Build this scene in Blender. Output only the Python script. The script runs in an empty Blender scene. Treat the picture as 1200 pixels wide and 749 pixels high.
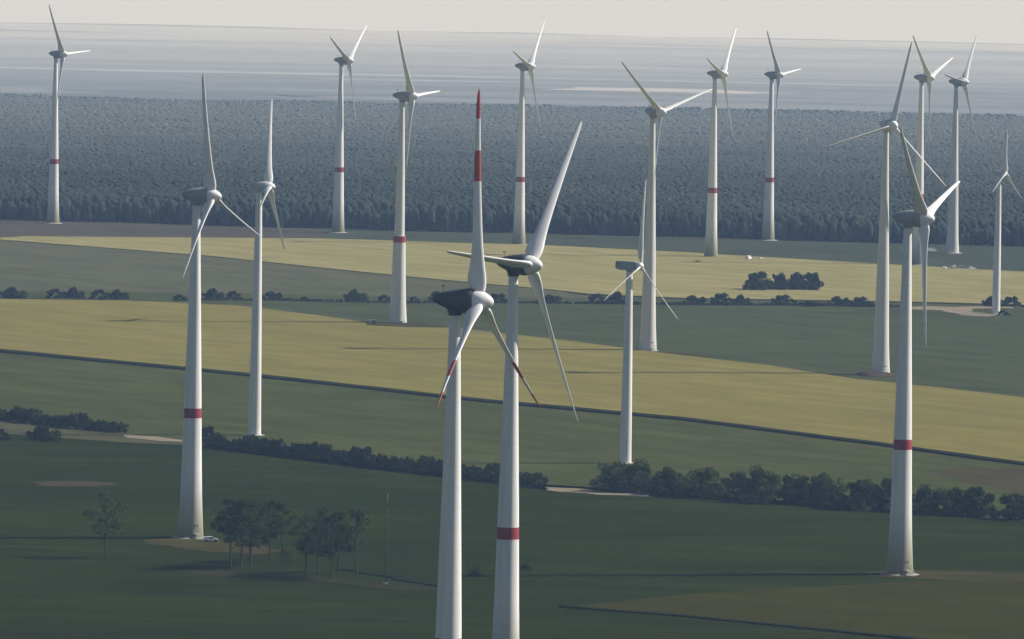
import bpy, bmesh, math, random
import numpy as np
from mathutils import Vector, Matrix

# ------------------------------------------------------------------ camera, sky, sun, exposure
SC = bpy.context.scene
COL = SC.collection
R = math.radians
CAM_H = 172.0                 # a camera in the air, 172 m over the flat farmland
ROLL, PITCH, FPX = R(1.2), R(2.891), 9000.0      # focal length in pixels of a 1200 px wide picture

cam_d = bpy.data.cameras.new('camera')
cam = bpy.data.objects.new('camera', cam_d)
COL.objects.link(cam)
SC.camera = cam
cam_d.sensor_fit = 'HORIZONTAL'
cam_d.sensor_width = 36.0
cam_d.lens = 36.0 * FPX / 1200.0
cam_d.clip_start = 1.0
cam_d.clip_end = 200000.0
_f = Vector((0, math.cos(PITCH), -math.sin(PITCH)))
_r = Vector((1, 0, 0))
_u = _r.cross(_f)
CR = math.cos(ROLL) * _r + math.sin(ROLL) * _u
CU = math.cos(ROLL) * _u - math.sin(ROLL) * _r
cam.matrix_world = Matrix(((CR.x, CU.x, -_f.x, 0), (CR.y, CU.y, -_f.y, 0), (CR.z, CU.z, -_f.z, CAM_H), (0, 0, 0, 1)))

SUN_EL, SUN_AZ = 38.0, 74.0   # azimuth clockwise from +Y (the viewing direction): the sun stands to the right
sd = Vector((math.sin(R(SUN_AZ)) * math.cos(R(SUN_EL)), math.cos(R(SUN_AZ)) * math.cos(R(SUN_EL)), math.sin(R(SUN_EL))))
world = bpy.data.worlds.new('World')
SC.world = world
world.use_nodes = True
wn, wl = world.node_tree.nodes, world.node_tree.links
wn.clear()
w_out = wn.new('ShaderNodeOutputWorld')
w_bg = wn.new('ShaderNodeBackground')
w_sky = wn.new('ShaderNodeTexSky')
w_sky.sky_type = 'NISHITA'
w_sky.sun_disc = False
w_sky.sun_elevation = R(SUN_EL)
w_sky.sun_rotation = R(SUN_AZ)
w_sky.altitude = 100
w_sky.air_density = 1.0
w_sky.dust_density = 1.0
w_sky.ozone_density = 1.0
w_tc = wn.new('ShaderNodeTexCoord')
w_sep = wn.new('ShaderNodeSeparateXYZ')
w_max = wn.new('ShaderNodeMath'); w_max.operation = 'MAXIMUM'; w_max.inputs[1].default_value = 0.012
w_cmb = wn.new('ShaderNodeCombineXYZ')
wl.new(w_tc.outputs['Generated'], w_sep.inputs[0])
wl.new(w_sep.outputs[0], w_cmb.inputs[0]); wl.new(w_sep.outputs[1], w_cmb.inputs[1])
wl.new(w_sep.outputs[2], w_max.inputs[0]); wl.new(w_max.outputs[0], w_cmb.inputs[2])
wl.new(w_cmb.outputs[0], w_sky.inputs[0])
w_bg.inputs['Strength'].default_value = 0.05
# bright whitish band of thick air low over the horizon
w_band = wn.new('ShaderNodeMapRange'); w_band.interpolation_type = 'SMOOTHSTEP'
w_band.inputs[1].default_value = 0.045; w_band.inputs[2].default_value = 0.012; w_band.inputs[3].default_value = 0.0; w_band.inputs[4].default_value = 1.0
wl.new(w_sep.outputs[2], w_band.inputs[0])
w_mix = wn.new('ShaderNodeMix'); w_mix.data_type = 'RGBA'
w_mix.inputs[7].default_value = (13.1, 13.2, 13.3, 1)
wl.new(w_band.outputs[0], w_mix.inputs[0]); wl.new(w_sky.outputs[0], w_mix.inputs[6])
wl.new(w_mix.outputs[2], w_bg.inputs['Color'])
wl.new(w_bg.outputs[0], w_out.inputs['Surface'])

sun_d = bpy.data.lights.new('sun', 'SUN')
sun_d.energy = 5.0
sun_d.angle = R(0.5)
sun_d.color = (1.0, 0.955, 0.89)
sun = bpy.data.objects.new('sun', sun_d)
COL.objects.link(sun)
sun.rotation_euler = (-sd).to_track_quat('-Z', 'Y').to_euler()
sun.location = (600, 200, 900)

SC.view_settings.view_transform = 'Standard'
SC.view_settings.look = 'None'
SC.view_settings.exposure = 0.22
SC.view_settings.gamma = 1.0
SC.view_settings.use_curve_mapping = False
SC.cycles.use_denoising = True
SC.cycles.max_bounces = 5
SC.cycles.volume_bounces = 0
SC.cycles.transparent_max_bounces = 6

HAZE_DENSITY = 5.0e-5
HAZE_COLOR = (0.42, 0.63, 1.0)

# ------------------------------------------------------------------ helpers
def at(x, y, z=0.0):
    """survey: the ground point seen in the photograph's pixel (x, y) -> metres"""
    d = _f + (x - 600.0) / FPX * CR - (y - 374.5) / FPX * CU
    t = (z - CAM_H) / d.z
    return Vector((d.x * t, d.y * t, z))

def tag(o, label=None, cat=None, group=None, kind=None):
    if label: o['label'] = label
    if cat: o['category'] = cat
    if group: o['group'] = group
    if kind: o['kind'] = kind
    return o

def mesh_np(name, v, f, mats=(), smooth=False, mi=None):
    """v (n,3), f (m,k) all faces with k corners"""
    me = bpy.data.meshes.new(name)
    v = np.asarray(v, np.float32); f = np.asarray(f, np.int32)
    m, k = f.shape
    me.vertices.add(len(v)); me.vertices.foreach_set('co', v.ravel())
    me.loops.add(m * k); me.loops.foreach_set('vertex_index', f.ravel())
    me.polygons.add(m); me.polygons.foreach_set('loop_start', np.arange(0, m * k, k, dtype=np.int32))
    if smooth: me.polygons.foreach_set('use_smooth', np.ones(m, bool))
    for a in mats: me.materials.append(a)
    if mi is not None: me.polygons.foreach_set('material_index', np.asarray(mi, np.int32))
    me.update(calc_edges=True)
    return me

def link(name, me, parent=None, loc=None):
    o = bpy.data.objects.new(name, me)
    COL.objects.link(o)
    if parent: o.parent = parent
    if loc is not None: o.location = loc
    return o

def from_bm(name, bm, mats, parent=None, loc=None, smooth=False, angle=None):
    me = bpy.data.meshes.new(name)
    bmesh.ops.recalc_face_normals(bm, faces=bm.faces[:])
    bm.to_mesh(me); bm.free()
    for a in (mats if isinstance(mats, (list, tuple)) else [mats]): me.materials.append(a)
    if smooth:
        me.polygons.foreach_set('use_smooth', np.ones(len(me.polygons), bool))
        if angle: me.set_sharp_from_angle(angle=angle)
    return link(name, me, parent, loc)

def empty(name, loc, rz=0.0, scale=1.0):
    o = bpy.data.objects.new(name, None)
    COL.objects.link(o)
    o.location = loc; o.rotation_euler = (0, 0, rz); o.scale = (scale,) * 3
    o.empty_display_size = 2
    return o

def copy_tree(o, parent=None):
    c = o.copy(); COL.objects.link(c)
    if parent: c.parent = parent
    for ch in list(o.children): copy_tree(ch, c)
    return c

def bm_box(bm, c, s, rot=None, bevel=0.0, mi=0):
    r = bmesh.ops.create_cube(bm, size=1.0)
    vs = r['verts']
    for v in vs: v.co = Vector((v.co.x * s[0], v.co.y * s[1], v.co.z * s[2]))
    if bevel:
        es = {e for v in vs for e in v.link_edges}
        rr = bmesh.ops.bevel(bm, geom=list(es), offset=bevel, segments=2, affect='EDGES', profile=0.6)
        vs = list({v for f in rr['faces'] for v in f.verts} | {v for v in vs if v.is_valid})
        vs = [v for v in vs if v.is_valid]
        # all verts of this island
        st, seen = list(vs), set(vs)
        while st:
            q = st.pop()
            for e in q.link_edges:
                w = e.other_vert(q)
                if w not in seen: seen.add(w); st.append(w)
        vs = list(seen)
    M = Matrix.Translation(c) @ (rot.to_4x4() if rot is not None else Matrix())
    for v in vs: v.co = M @ v.co
    for f in {f for v in vs for f in v.link_faces}: f.material_index = mi
    return vs

def bm_tube(bm, pts, radii, n=8, cap=True, mi=0):
    rings = []
    for i, (p, r) in enumerate(zip(pts, radii)):
        p = Vector(p)
        a = Vector(pts[max(i - 1, 0)]); b = Vector(pts[min(i + 1, len(pts) - 1)])
        t = (b - a).normalized()
        s = t.orthogonal().normalized() if abs(t.z) < 0.95 else t.cross(Vector((0, 1, 0))).normalized()
        q = t.cross(s)
        rings.append([bm.verts.new(p + r * (math.cos(2 * math.pi * k / n) * s + math.sin(2 * math.pi * k / n) * q)) for k in range(n)])
    for a, b in zip(rings[:-1], rings[1:]):
        for k in range(n):
            f = bm.faces.new((a[k], a[(k + 1) % n], b[(k + 1) % n], b[k])); f.material_index = mi
    if cap:
        for rg in (rings[0], rings[-1]):
            f = bm.faces.new(rg); f.material_index = mi

def lathe(bm, prof, n=32, axis='Z', mi=None, cap=(True, True)):
    """prof: list of (position along axis, radius); mi: material index per segment"""
    rings = []
    for h, r in prof:
        ring = []
        for k in range(n):
            a = 2 * math.pi * k / n
            ring.append(bm.verts.new((r * math.cos(a), r * math.sin(a), h) if axis == 'Z' else (h, r * math.cos(a), r * math.sin(a))))
        rings.append(ring)
    for i, (a, b) in enumerate(zip(rings[:-1], rings[1:])):
        for k in range(n):
            f = bm.faces.new((a[k], a[(k + 1) % n], b[(k + 1) % n], b[k]))
            if mi: f.material_index = mi[i]
    if cap[0]: bm.faces.new(rings[0])
    if cap[1]: bm.faces.new(rings[-1])

# ------------------------------------------------------------------ materials
def mat(name, color, rough=0.6, spec=0.3, var=0.12, scale=0.3, dark=None, bump=0.0, coords='Object', stretch=None, rot=0.0, metallic=0.0):
    m = bpy.data.materials.new(name); m.use_nodes = True
    nt = m.node_tree; n, l = nt.nodes, nt.links
    b = n['Principled BSDF']
    b.inputs['Roughness'].default_value = rough
    b.inputs['Specular IOR Level'].default_value = spec
    b.inputs['Metallic'].default_value = metallic
    tc = n.new('ShaderNodeTexCoord'); mp = n.new('ShaderNodeMapping')
    mp.inputs['Rotation'].default_value = (0, 0, rot)
    if stretch: mp.inputs['Scale'].default_value = stretch
    l.new(tc.outputs[coords], mp.inputs[0])
    nz = n.new('ShaderNodeTexNoise'); nz.inputs['Scale'].default_value = scale; nz.inputs['Detail'].default_value = 5
    l.new(mp.outputs[0], nz.inputs['Vector'])
    rp = n.new('ShaderNodeValToRGB')
    c0 = dark or tuple(c * (1 - var) for c in color); c1 = tuple(min(c * (1 + var), 1) for c in color)
    rp.color_ramp.elements[0].position = 0.32; rp.color_ramp.elements[0].color = (*c0, 1)
    rp.color_ramp.elements[1].position = 0.68; rp.color_ramp.elements[1].color = (*c1, 1)
    l.new(nz.outputs[0], rp.inputs[0]); l.new(rp.outputs[0], b.inputs['Base Color'])
    return m

def field_mat(name, base, alt, rot=0.0, streak=0.35, patch=0.5, tram=0.0, tram_w=24.0, big=0.004, bump=0.25):
    """crop field: broad patches, long streaks along the drill rows, fine mottling, optional tramlines"""
    base = tuple(q * 0.85 for q in base); alt = tuple(q * 0.85 for q in alt)
    m = bpy.data.materials.new(name); m.use_nodes = True
    n, l = m.node_tree.nodes, m.node_tree.links
    b = n['Principled BSDF']; b.inputs['Roughness'].default_value = 0.9; b.inputs['Specular IOR Level'].default_value = 0.0
    tc = n.new('ShaderNodeTexCoord')
    mp = n.new('ShaderNodeMapping'); mp.inputs['Rotation'].default_value = (0, 0, -rot)
    l.new(tc.outputs['Object'], mp.inputs[0])
    def noise(sx, sy, det, rough=0.6, src=None):
        k = n.new('ShaderNodeMapping'); k.inputs['Scale'].default_value = (sx, sy, 1)
        l.new((src or mp).outputs[0], k.inputs[0])
        z = n.new('ShaderNodeTexNoise'); z.inputs['Scale'].default_value = 1.0; z.inputs['Detail'].default_value = det; z.inputs['Roughness'].default_value = rough
        l.new(k.outputs[0], z.inputs['Vector']); return z
    def ramp(src, a, c):
        r = n.new('ShaderNodeMapRange'); r.inputs[1].default_value = a; r.inputs[2].default_value = c
        l.new(src.outputs[0], r.inputs[0]); return r
    def mix(fac, A, B, blend='MIX', k=1.0):
        x = n.new('ShaderNodeMix'); x.data_type = 'RGBA'; x.blend_type = blend
        if k != 1.0 or blend != 'MIX':
            mm = n.new('ShaderNodeMath'); mm.operation = 'MULTIPLY'; mm.inputs[1].default_value = k
            l.new(fac.outputs[0], mm.inputs[0]); fac = mm
        l.new(fac.outputs[0], x.inputs[0])
        for s, q in ((6, A), (7, B)):
            if isinstance(q, tuple): x.inputs[s].default_value = (*q, 1)
            else: l.new(q.outputs[2], x.inputs[s])
        return x
    p = ramp(noise(big, big * 1.6, 4), 0.36, 0.64)
    c = mix(p, base, alt, k=patch)
    s = ramp(noise(0.0035, 0.085, 4, 0.65), 0.35, 0.70)
    c = mix(s, c, tuple(q * 0.55 for q in base), k=streak)
    s2 = ramp(noise(0.012, 0.30, 3, 0.6), 0.45, 0.72)
    c = mix(s2, c, tuple(min(1, q * 1.35) for q in alt), k=streak * 0.7)
    g = ramp(noise(0.022, 0.06, 5, 0.65), 0.40, 0.66)
    c = mix(g, c, tuple(q * 0.60 for q in base), k=0.75)
    f = ramp(noise(0.22, 0.30, 5, 0.7), 0.30, 0.72)
    c = mix(f, c, tuple(q * 0.6 for q in base), k=0.42)
    if tram:
        sp = n.new('ShaderNodeSeparateXYZ'); l.new(mp.outputs[0], sp.inputs[0])
        a = n.new('ShaderNodeMath'); a.operation = 'PINGPONG'; a.inputs[1].default_value = tram_w / 2; l.new(sp.outputs[1], a.inputs[0])
        a2 = n.new('ShaderNodeMath'); a2.operation = 'LESS_THAN'; a2.inputs[1].default_value = 0.9; l.new(a.outputs[0], a2.inputs[0])
        c = mix(a2, c, tuple(q * 0.55 for q in base), k=tram)
    l.new(c.outputs[2], b.inputs['Base Color'])
    if bump:
        bp = n.new('ShaderNodeBump'); bp.inputs['Strength'].default_value = bump; bp.inputs['Distance'].default_value = 0.6
        l.new(noise(0.5, 0.7, 4, 0.7).outputs[0], bp.inputs['Height']); l.new(bp.outputs[0], b.inputs['Normal'])
    return m

def leaf_mat(name, base, alt, trans=0.25, scale=0.25):
    m = bpy.data.materials.new(name); m.use_nodes = True
    n, l = m.node_tree.nodes, m.node_tree.links
    n.clear()
    out = n.new('ShaderNodeOutputMaterial'); d = n.new('ShaderNodeBsdfDiffuse'); t = n.new('ShaderNodeBsdfTranslucent'); mx = n.new('ShaderNodeMixShader')
    mx.inputs[0].default_value = trans
    tc = n.new('ShaderNodeTexCoord'); nz = n.new('ShaderNodeTexNoise'); nz.inputs['Scale'].default_value = scale; nz.inputs['Detail'].default_value = 3
    oi = n.new('ShaderNodeObjectInfo')
    ad = n.new('ShaderNodeMath'); ad.operation = 'MULTIPLY_ADD'; ad.inputs[1].default_value = 0.4; ad.inputs[2].default_value = -0.2
    a2 = n.new('ShaderNodeMath'); a2.operation = 'ADD'
    l.new(tc.outputs['Object'], nz.inputs['Vector']); l.new(oi.outputs['Random'], ad.inputs[0])
    l.new(nz.outputs[0], a2.inputs[0]); l.new(ad.outputs[0], a2.inputs[1])
    r = n.new('ShaderNodeValToRGB')
    r.color_ramp.elements[0].position = 0.3; r.color_ramp.elements[0].color = (*base, 1)
    r.color_ramp.elements[1].position = 0.72; r.color_ramp.elements[1].color = (*alt, 1)
    l.new(a2.outputs[0], r.inputs[0])
    l.new(r.outputs[0], d.inputs[0]); l.new(r.outputs[0], t.inputs[0])
    l.new(d.outputs[0], mx.inputs[1]); l.new(t.outputs[0], mx.inputs[2]); l.new(mx.outputs[0], out.inputs[0])
    return m

def tower_mat(name, color, seams=0.10, green=False):
    """painted concrete / steel: faint ring joints every few metres, streaky dirt, optional green foot paint with base shade put in"""
    m = bpy.data.materials.new(name); m.use_nodes = True
    n, l = m.node_tree.nodes, m.node_tree.links
    b = n['Principled BSDF']; b.inputs['Roughness'].default_value = 0.55; b.inputs['Specular IOR Level'].default_value = 0.25
    tc = n.new('ShaderNodeTexCoord'); sp = n.new('ShaderNodeSeparateXYZ'); l.new(tc.outputs['Object'], sp.inputs[0])
    def mixc(fac, A, B):
        x = n.new('ShaderNodeMix'); x.data_type = 'RGBA'
        l.new(fac, x.inputs[0])
        for s, q in ((6, A), (7, B)):
            if isinstance(q, tuple): x.inputs[s].default_value = (*q, 1)
            else: l.new(q, x.inputs[s])
        return x.outputs[2]
    mp = n.new('ShaderNodeMapping'); mp.inputs['Scale'].default_value = (0.9, 0.9, 0.05); l.new(tc.outputs['Object'], mp.inputs[0])
    nz = n.new('ShaderNodeTexNoise'); nz.inputs['Scale'].default_value = 1.0; nz.inputs['Detail'].default_value = 5; l.new(mp.outputs[0], nz.inputs[0])
    mr = n.new('ShaderNodeMapRange'); mr.inputs[1].default_value = 0.4; mr.inputs[2].default_value = 0.75; mr.inputs[4].default_value = 0.62; l.new(nz.outputs[0], mr.inputs[0])
    c = mixc(mr.outputs[0], color, tuple(q * 0.72 for q in color))
    pp = n.new('ShaderNodeMath'); pp.operation = 'PINGPONG'; pp.inputs[1].default_value = 1.9; l.new(sp.outputs[2], pp.inputs[0])
    lt = n.new('ShaderNodeMath'); lt.operation = 'LESS_THAN'; lt.inputs[1].default_value = 0.10; l.new(pp.outputs[0], lt.inputs[0])
    ml = n.new('ShaderNodeMath'); ml.operation = 'MULTIPLY'; ml.inputs[1].default_value = seams; l.new(lt.outputs[0], ml.inputs[0])
    c = mixc(ml.outputs[0], c, tuple(q * 0.3 for q in color))
    if green:
        r = n.new('ShaderNodeValToRGB'); r.color_ramp.interpolation = 'LINEAR'
        dv = n.new('ShaderNodeMath'); dv.operation = 'DIVIDE'; dv.inputs[1].default_value = 23.0; l.new(sp.outputs[2], dv.inputs[0])
        l.new(dv.outputs[0], r.inputs[0])
        e = r.color_ramp.elements
        e[0].position = 0.0; e[0].color = (1, 1, 1, 1)
        e[1].position = 0.16; e[1].color = (0.82,) * 3 + (1,)
        for p, v in ((0.32, 0.62), (0.47, 0.42), (0.62, 0.22), (0.77, 0.09), (0.90, 0.0)):
            q = e.new(p); q.color = (v, v, v, 1)
        c = mixc(r.outputs[0], c, (0.20, 0.20, 0.095))  # green foot paint, deepened to put the dark base shade in
    l.new(c, b.inputs['Base Color'])
    return m

WHITE = (0.56, 0.56, 0.54)
M_TOWER = tower_mat('tower_paint', (0.82, 0.82, 0.80))
M_TOWER_G = tower_mat('tower_paint_green_foot', (0.82, 0.82, 0.80), green=True)
M_CONC = tower_mat('tower_concrete', (0.70, 0.70, 0.67), seams=0.1)
M_RED = mat('red_band_paint', (0.30, 0.04, 0.045), 0.6, 0.2, 0.15, 0.5)
M_BLADE = mat('blade_paint', (0.82, 0.82, 0.805), 0.4, 0.4, 0.05, 0.2)
M_BLADERED = mat('blade_red_paint', (0.50, 0.105, 0.095), 0.45, 0.4, 0.1, 0.3)
M_NAC = mat('nacelle_paint', (0.50, 0.51, 0.51), 0.45, 0.4, 0.12, 0.35)
M_NACG = mat('nacelle_grey_paint', (0.33, 0.345, 0.36), 0.45, 0.4, 0.12, 0.35)
M_NACSHADE = mat('nacelle_shade_tone', (0.075, 0.085, 0.10), 0.45, 0.4, 0.12, 0.35)  # dark tone puts the nacelle's shadow side into the colour
M_DARK = mat('dark_metal', (0.06, 0.065, 0.07), 0.5, 0.4, 0.2, 1.0)
M_STEEL = mat('galvanised_steel', (0.5, 0.5, 0.5), 0.5, 0.5, 0.15, 1.0)
M_DOOR = mat('door_paint', (0.07, 0.085, 0.08), 0.5, 0.3, 0.15, 1.0)
M_FOOT = mat('foundation_concrete', (0.33, 0.31, 0.28), 0.9, 0.1, 0.2, 0.6)
M_BARK = mat('bark', (0.075, 0.055, 0.04), 0.95, 0.05, 0.35, 1.5)

# ------------------------------------------------------------------ air
def make_haze():
    bm = bmesh.new()
    x0, x1, y0, y1, z0, z1 = -9000, 9000, -900, 17650, -57.0, 178.0
    bm_box(bm, Vector(((x0 + x1) / 2, (y0 + y1) / 2, (z0 + z1) / 2)), (x1 - x0, y1 - y0, z1 - z0))
    m = bpy.data.materials.new('hazy_air'); m.use_nodes = True
    n, l = m.node_tree.nodes, m.node_tree.links
    n.clear()
    o = n.new('ShaderNodeOutputMaterial'); v = n.new('ShaderNodeVolumePrincipled')
    v.inputs['Color'].default_value = (*HAZE_COLOR, 1)
    v.inputs['Absorption Color'].default_value = (1, 1, 1, 1)
    v.inputs['Density'].default_value = HAZE_DENSITY
    v.inputs['Anisotropy'].default_value = 0.0
    l.new(v.outputs[0], o.inputs['Volume'])
    h = from_bm('haze', bm, m)
    tag(h, 'pale summer haze lying over the whole plain', 'haze', kind='stuff')
make_haze()

# ------------------------------------------------------------------ ground and fields
def ground_mat():
    m = bpy.data.materials.new('plain'); m.use_nodes = True
    n, l = m.node_tree.nodes, m.node_tree.links
    b = n['Principled BSDF']; b.inputs['Roughness'].default_value = 0.95; b.inputs['Specular IOR Level'].default_value = 0.0
    tc = n.new('ShaderNodeTexCoord'); mp = n.new('ShaderNodeMapping'); mp.inputs['Scale'].default_value = (0.0009, 0.0022, 1); mp.inputs['Rotation'].default_value = (0, 0, 0.12)
    l.new(tc.outputs['Object'], mp.inputs[0])
    vo = n.new('ShaderNodeTexNoise'); vo.inputs['Scale'].default_value = 1.0; vo.inputs['Detail'].default_value = 5; l.new(mp.outputs[0], vo.inputs['Vector'])
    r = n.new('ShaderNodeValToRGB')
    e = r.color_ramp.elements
    e[0].position = 0.3; e[0].color = (0.32, 0.35, 0.37, 1); e[1].position = 0.7; e[1].color = (0.40, 0.425, 0.44, 1)  # pale bluish ground tone with haze put into it
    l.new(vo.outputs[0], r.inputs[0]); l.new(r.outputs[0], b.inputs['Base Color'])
    return m

def terr(y):
    """land lowered behind the forest edge, shaped to deepen the distant haze"""
    return -0.012 * min(max(y - 4750.0, 0.0), 4600.0)

def ground():
    rng = np.random.default_rng(5)
    def sheet(name, ys, m, ragged, label):
        xs = np.linspace(-8900, 8900, 61); v = []
        for j, y in enumerate(ys):
            for x in xs:
                yy = y + (rng.uniform(0, 380) if ragged and j == len(ys) - 1 else 0)
                v.append((x, yy, terr(yy)))
        W = len(xs)
        f = [(j * W + i, j * W + i + 1, (j + 1) * W + i + 1, (j + 1) * W + i) for j in range(len(ys) - 1) for i in range(W - 1)]
        tag(link(name, mesh_np(name, v, f, [m])), label, 'ground', kind='structure')
    sheet('ground', np.concatenate([np.linspace(-800, 4750, 30), np.linspace(4800, 9350, 24)]), M_VERGE, False, 'flat grassy farmland ground under the fields')
    sheet('distant_plain', np.concatenate([np.linspace(9350, 16800, 20), [17100]]), ground_mat(), True, 'open plain far away, pale haze put into its colour')

def densify(pts, step, jit, rng):
    out = []
    n = len(pts)
    for i in range(n):
        a, b = pts[i], pts[(i + 1) % n]
        k = max(1, int((b - a).length / step))
        nrm = Vector((-(b - a).y, (b - a).x, 0)).normalized()
        for q in range(k):
            p = a.lerp(b, q / k)
            if q: p = p + nrm * rng.uniform(-jit, jit)
            out.append(p)
    return out

def slab(name, pix, h, m, label, cat, jit=0.8, step=25.0, seed=1, z0=0.0):
    rng = random.Random(seed)
    pts = densify([at(*p) for p in pix], step, jit, rng)
    bm = bmesh.new()
    top = [bm.verts.new((p.x, p.y, h)) for p in pts]
    bot = [bm.verts.new((p.x, p.y, z0)) for p in pts]
    n = len(pts)
    f = bm.faces.new(top)
    for i in range(n): bm.faces.new((bot[i], bot[(i + 1) % n], top[(i + 1) % n], top[i]))
    bmesh.ops.triangulate(bm, faces=[f])
    o = from_bm(name, bm, m)
    tag(o, label, cat, kind='structure')
    return o

_d = at(1200, 545) - at(0, 412)
ROW = math.atan2(_d.y, _d.x)
_d2 = at(1060, 749) - at(660, 712)
ROWA = math.atan2(_d2.y, _d2.x)
M_A = field_mat('dark_crop', (0.022, 0.035, 0.004), (0.044, 0.058, 0.006), R(-6), 0.6, 0.85, tram=0.35, tram_w=36, big=0.007)
M_A2 = field_mat('grey_green_crop', (0.056, 0.056, 0.008), (0.072, 0.069, 0.010), ROWA, 0.3, 0.5)
M_B = field_mat('olive_crop', (0.078, 0.094, 0.030), (0.110, 0.118, 0.040), ROW, 0.5, 0.8, tram=0.3)
M_C = field_mat('ripening_grain', (0.285, 0.250, 0.076), (0.225, 0.215, 0.066), ROW, 0.55, 0.8, tram=0.35, big=0.006)
M_D = field_mat('mid_green_crop', (0.074, 0.092, 0.040), (0.098, 0.108, 0.050), ROW, 0.25, 0.6)
M_F = field_mat('grey_green_meadow', (0.118, 0.124, 0.068), (0.145, 0.142, 0.080), ROW, 0.25, 0.6)
M_G = field_mat('pale_grain', (0.37, 0.335, 0.145), (0.31, 0.295, 0.13), ROW, 0.3, 0.5, big=0.006)
M_H = field_mat('ploughed_soil', (0.115, 0.095, 0.075), (0.075, 0.088, 0.062), R(-2), 0.3, 0.8, big=0.0035)
M_HG = field_mat('far_pasture', (0.065, 0.085, 0.055), (0.085, 0.090, 0.060), R(-2), 0.2, 0.6)
M_DRY2 = field_mat('pale_crop_stripe', (0.026, 0.036, 0.010), (0.036, 0.044, 0.013), R(-6), 0.5, 0.8)
M_SOIL = field_mat('bare_soil', (0.095, 0.076, 0.042), (0.064, 0.068, 0.026), ROW, 0.3, 0.7, big=0.02)
M_MARGIN = field_mat('dark_field_line', (0.022, 0.030, 0.018), (0.035, 0.042, 0.020), ROW, 0.4, 0.6, big=0.03)
M_DRY = field_mat('thin_dry_grass', (0.034, 0.040, 0.014), (0.060, 0.054, 0.026), ROW, 0.5, 0.9, big=0.04)
M_VERGE = field_mat('dry_verge', (0.09, 0.10, 0.045), (0.13, 0.115, 0.06), ROW, 0.4, 0.8, big=0.03)
M_TRACK = field_mat('sandy_track', (0.34, 0.29, 0.21), (0.42, 0.37, 0.28), ROW, 0.3, 0.6, big=0.05)
M_PAD = field_mat('worn_pad', (0.056, 0.056, 0.016), (0.105, 0.086, 0.036), R(0), 0.5, 0.8, big=0.05)

ground()
# the near field, then the fields one behind the other up to the forest
slab('field', [(-500, 1400), (1900, 1400), (1900, 690), (1200, 612), (1030, 602), (800, 584), (640, 575), (400, 547), (237, 526), (143, 518), (0, 508), (-500, 455)],
     0.22, M_A, 'dark green crop field in the foreground below the hedgerow', 'field', seed=2)
slab('field', [(655, 713), (760, 702), (860, 694), (1040, 684), (1300, 676), (1700, 700), (1700, 830), (1060, 750)], 0.26, M_A2,
     'grey green crop wedge at the lower right edge', 'field', seed=3)
slab('field_margin', [(655, 711.8), (800, 723), (1060, 748.3), (1400, 781.5), (1400, 783.5), (1060, 750.3), (800, 724.7), (655, 713)], 0.7, M_MARGIN,
     'dark ditch line of rank grass crossing the lower right corner', 'ditch', jit=0.5, step=12, seed=4)
slab('verge', [(-300, 470), (0, 489), (143, 505), (220, 511), (300, 519), (300, 527), (143, 519), (0, 509), (-300, 490)], 0.24, M_VERGE,
     'pale grass verge under the short hedge at the left edge', 'verge', seed=5)
slab('field', [(-500, 455), (0, 491), (143, 507), (237, 520), (400, 541), (640, 569), (800, 578), (1030, 597), (1200, 606), (1900, 660),
               (1900, 622), (1200, 545), (1040, 523), (800, 492), (560, 470), (300, 441), (0, 412), (-500, 358)], 0.30, M_B,
     'olive green field between the hedgerow and the yellow grain', 'field', seed=6)
slab('bare_patch', [(1085, 553), (1200, 549), (1500, 560), (1500, 605), (1200, 580), (1130, 566)], 0.34, M_SOIL,
     'reddish brown bare soil patch behind the tree row at the right edge', 'soil', seed=7)
slab('field', [(-500, 358), (0, 411), (300, 440), (560, 469), (800, 491), (1040, 522), (1200, 544), (1900, 620),
               (1900, 560), (1200, 468), (1100, 456), (1000, 446), (900, 430), (780, 416), (640, 398), (540, 387), (430, 380), (370, 371), (280, 360), (150, 354), (0, 352), (-500, 345)],
     0.75, M_C, 'broad yellow green grain field in the middle distance', 'field', seed=8)
slab('field_margin', [(-500, 358.5), (0, 411.5), (300, 440.5), (560, 469.5), (800, 491.5), (1040, 522.5), (1200, 544.5), (1900, 620.5),
                      (1900, 623), (1200, 547), (1040, 525), (800, 494), (560, 472), (300, 443), (0, 414), (-500, 361)], 0.95, M_MARGIN,
     'dark grass margin along the near edge of the yellow grain', 'field margin', jit=0.5, step=12, seed=9)
slab('field', [(-500, 339), (0, 350), (150, 352), (280, 359), (430, 379), (540, 386), (640, 397), (780, 415), (900, 429), (1000, 445), (1100, 455), (1200, 467), (1900, 559),
               (1900, 410), (1200, 363), (1060, 357), (800, 352), (600, 348), (280, 343), (-500, 328)], 0.32, M_D,
     'mid green field behind the yellow grain with turbines standing in it', 'field', seed=10)
slab('field', [(-500, 262), (0, 281), (240, 300), (480, 325), (650, 341), (700, 350), (600, 350), (280, 345), (0, 341), (-500, 330)], 0.34, M_F,
     'grey green meadow at the left behind the row of dark bushes', 'field', seed=11)
slab('field', [(0, 280.3), (30, 278.5), (380, 281), (640, 289), (800, 297), (1000, 309), (1200, 320), (1900, 355), (1900, 404), (1200, 359), (1060, 355), (800, 351), (690, 346), (650, 341.5), (480, 326), (240, 301), (0, 282.3)],
     0.75, M_G, 'pale yellow grain field below the forest edge', 'field', seed=12)
slab('field', [(-600, 250), (0, 258), (380, 269), (380, 282), (30, 280), (0, 282), (-600, 262)], 0.16, M_H,
     'brown ploughed strip along the forest edge at the left', 'field', seed=13)
slab('field', [(380, 268), (600, 275), (800, 280), (1200, 289), (1900, 305), (1900, 356), (1200, 321), (1000, 310), (800, 298), (640, 290), (380, 282)], 0.18, M_HG,
     'grey green pasture strip along the forest edge at the right', 'field', seed=14)

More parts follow.
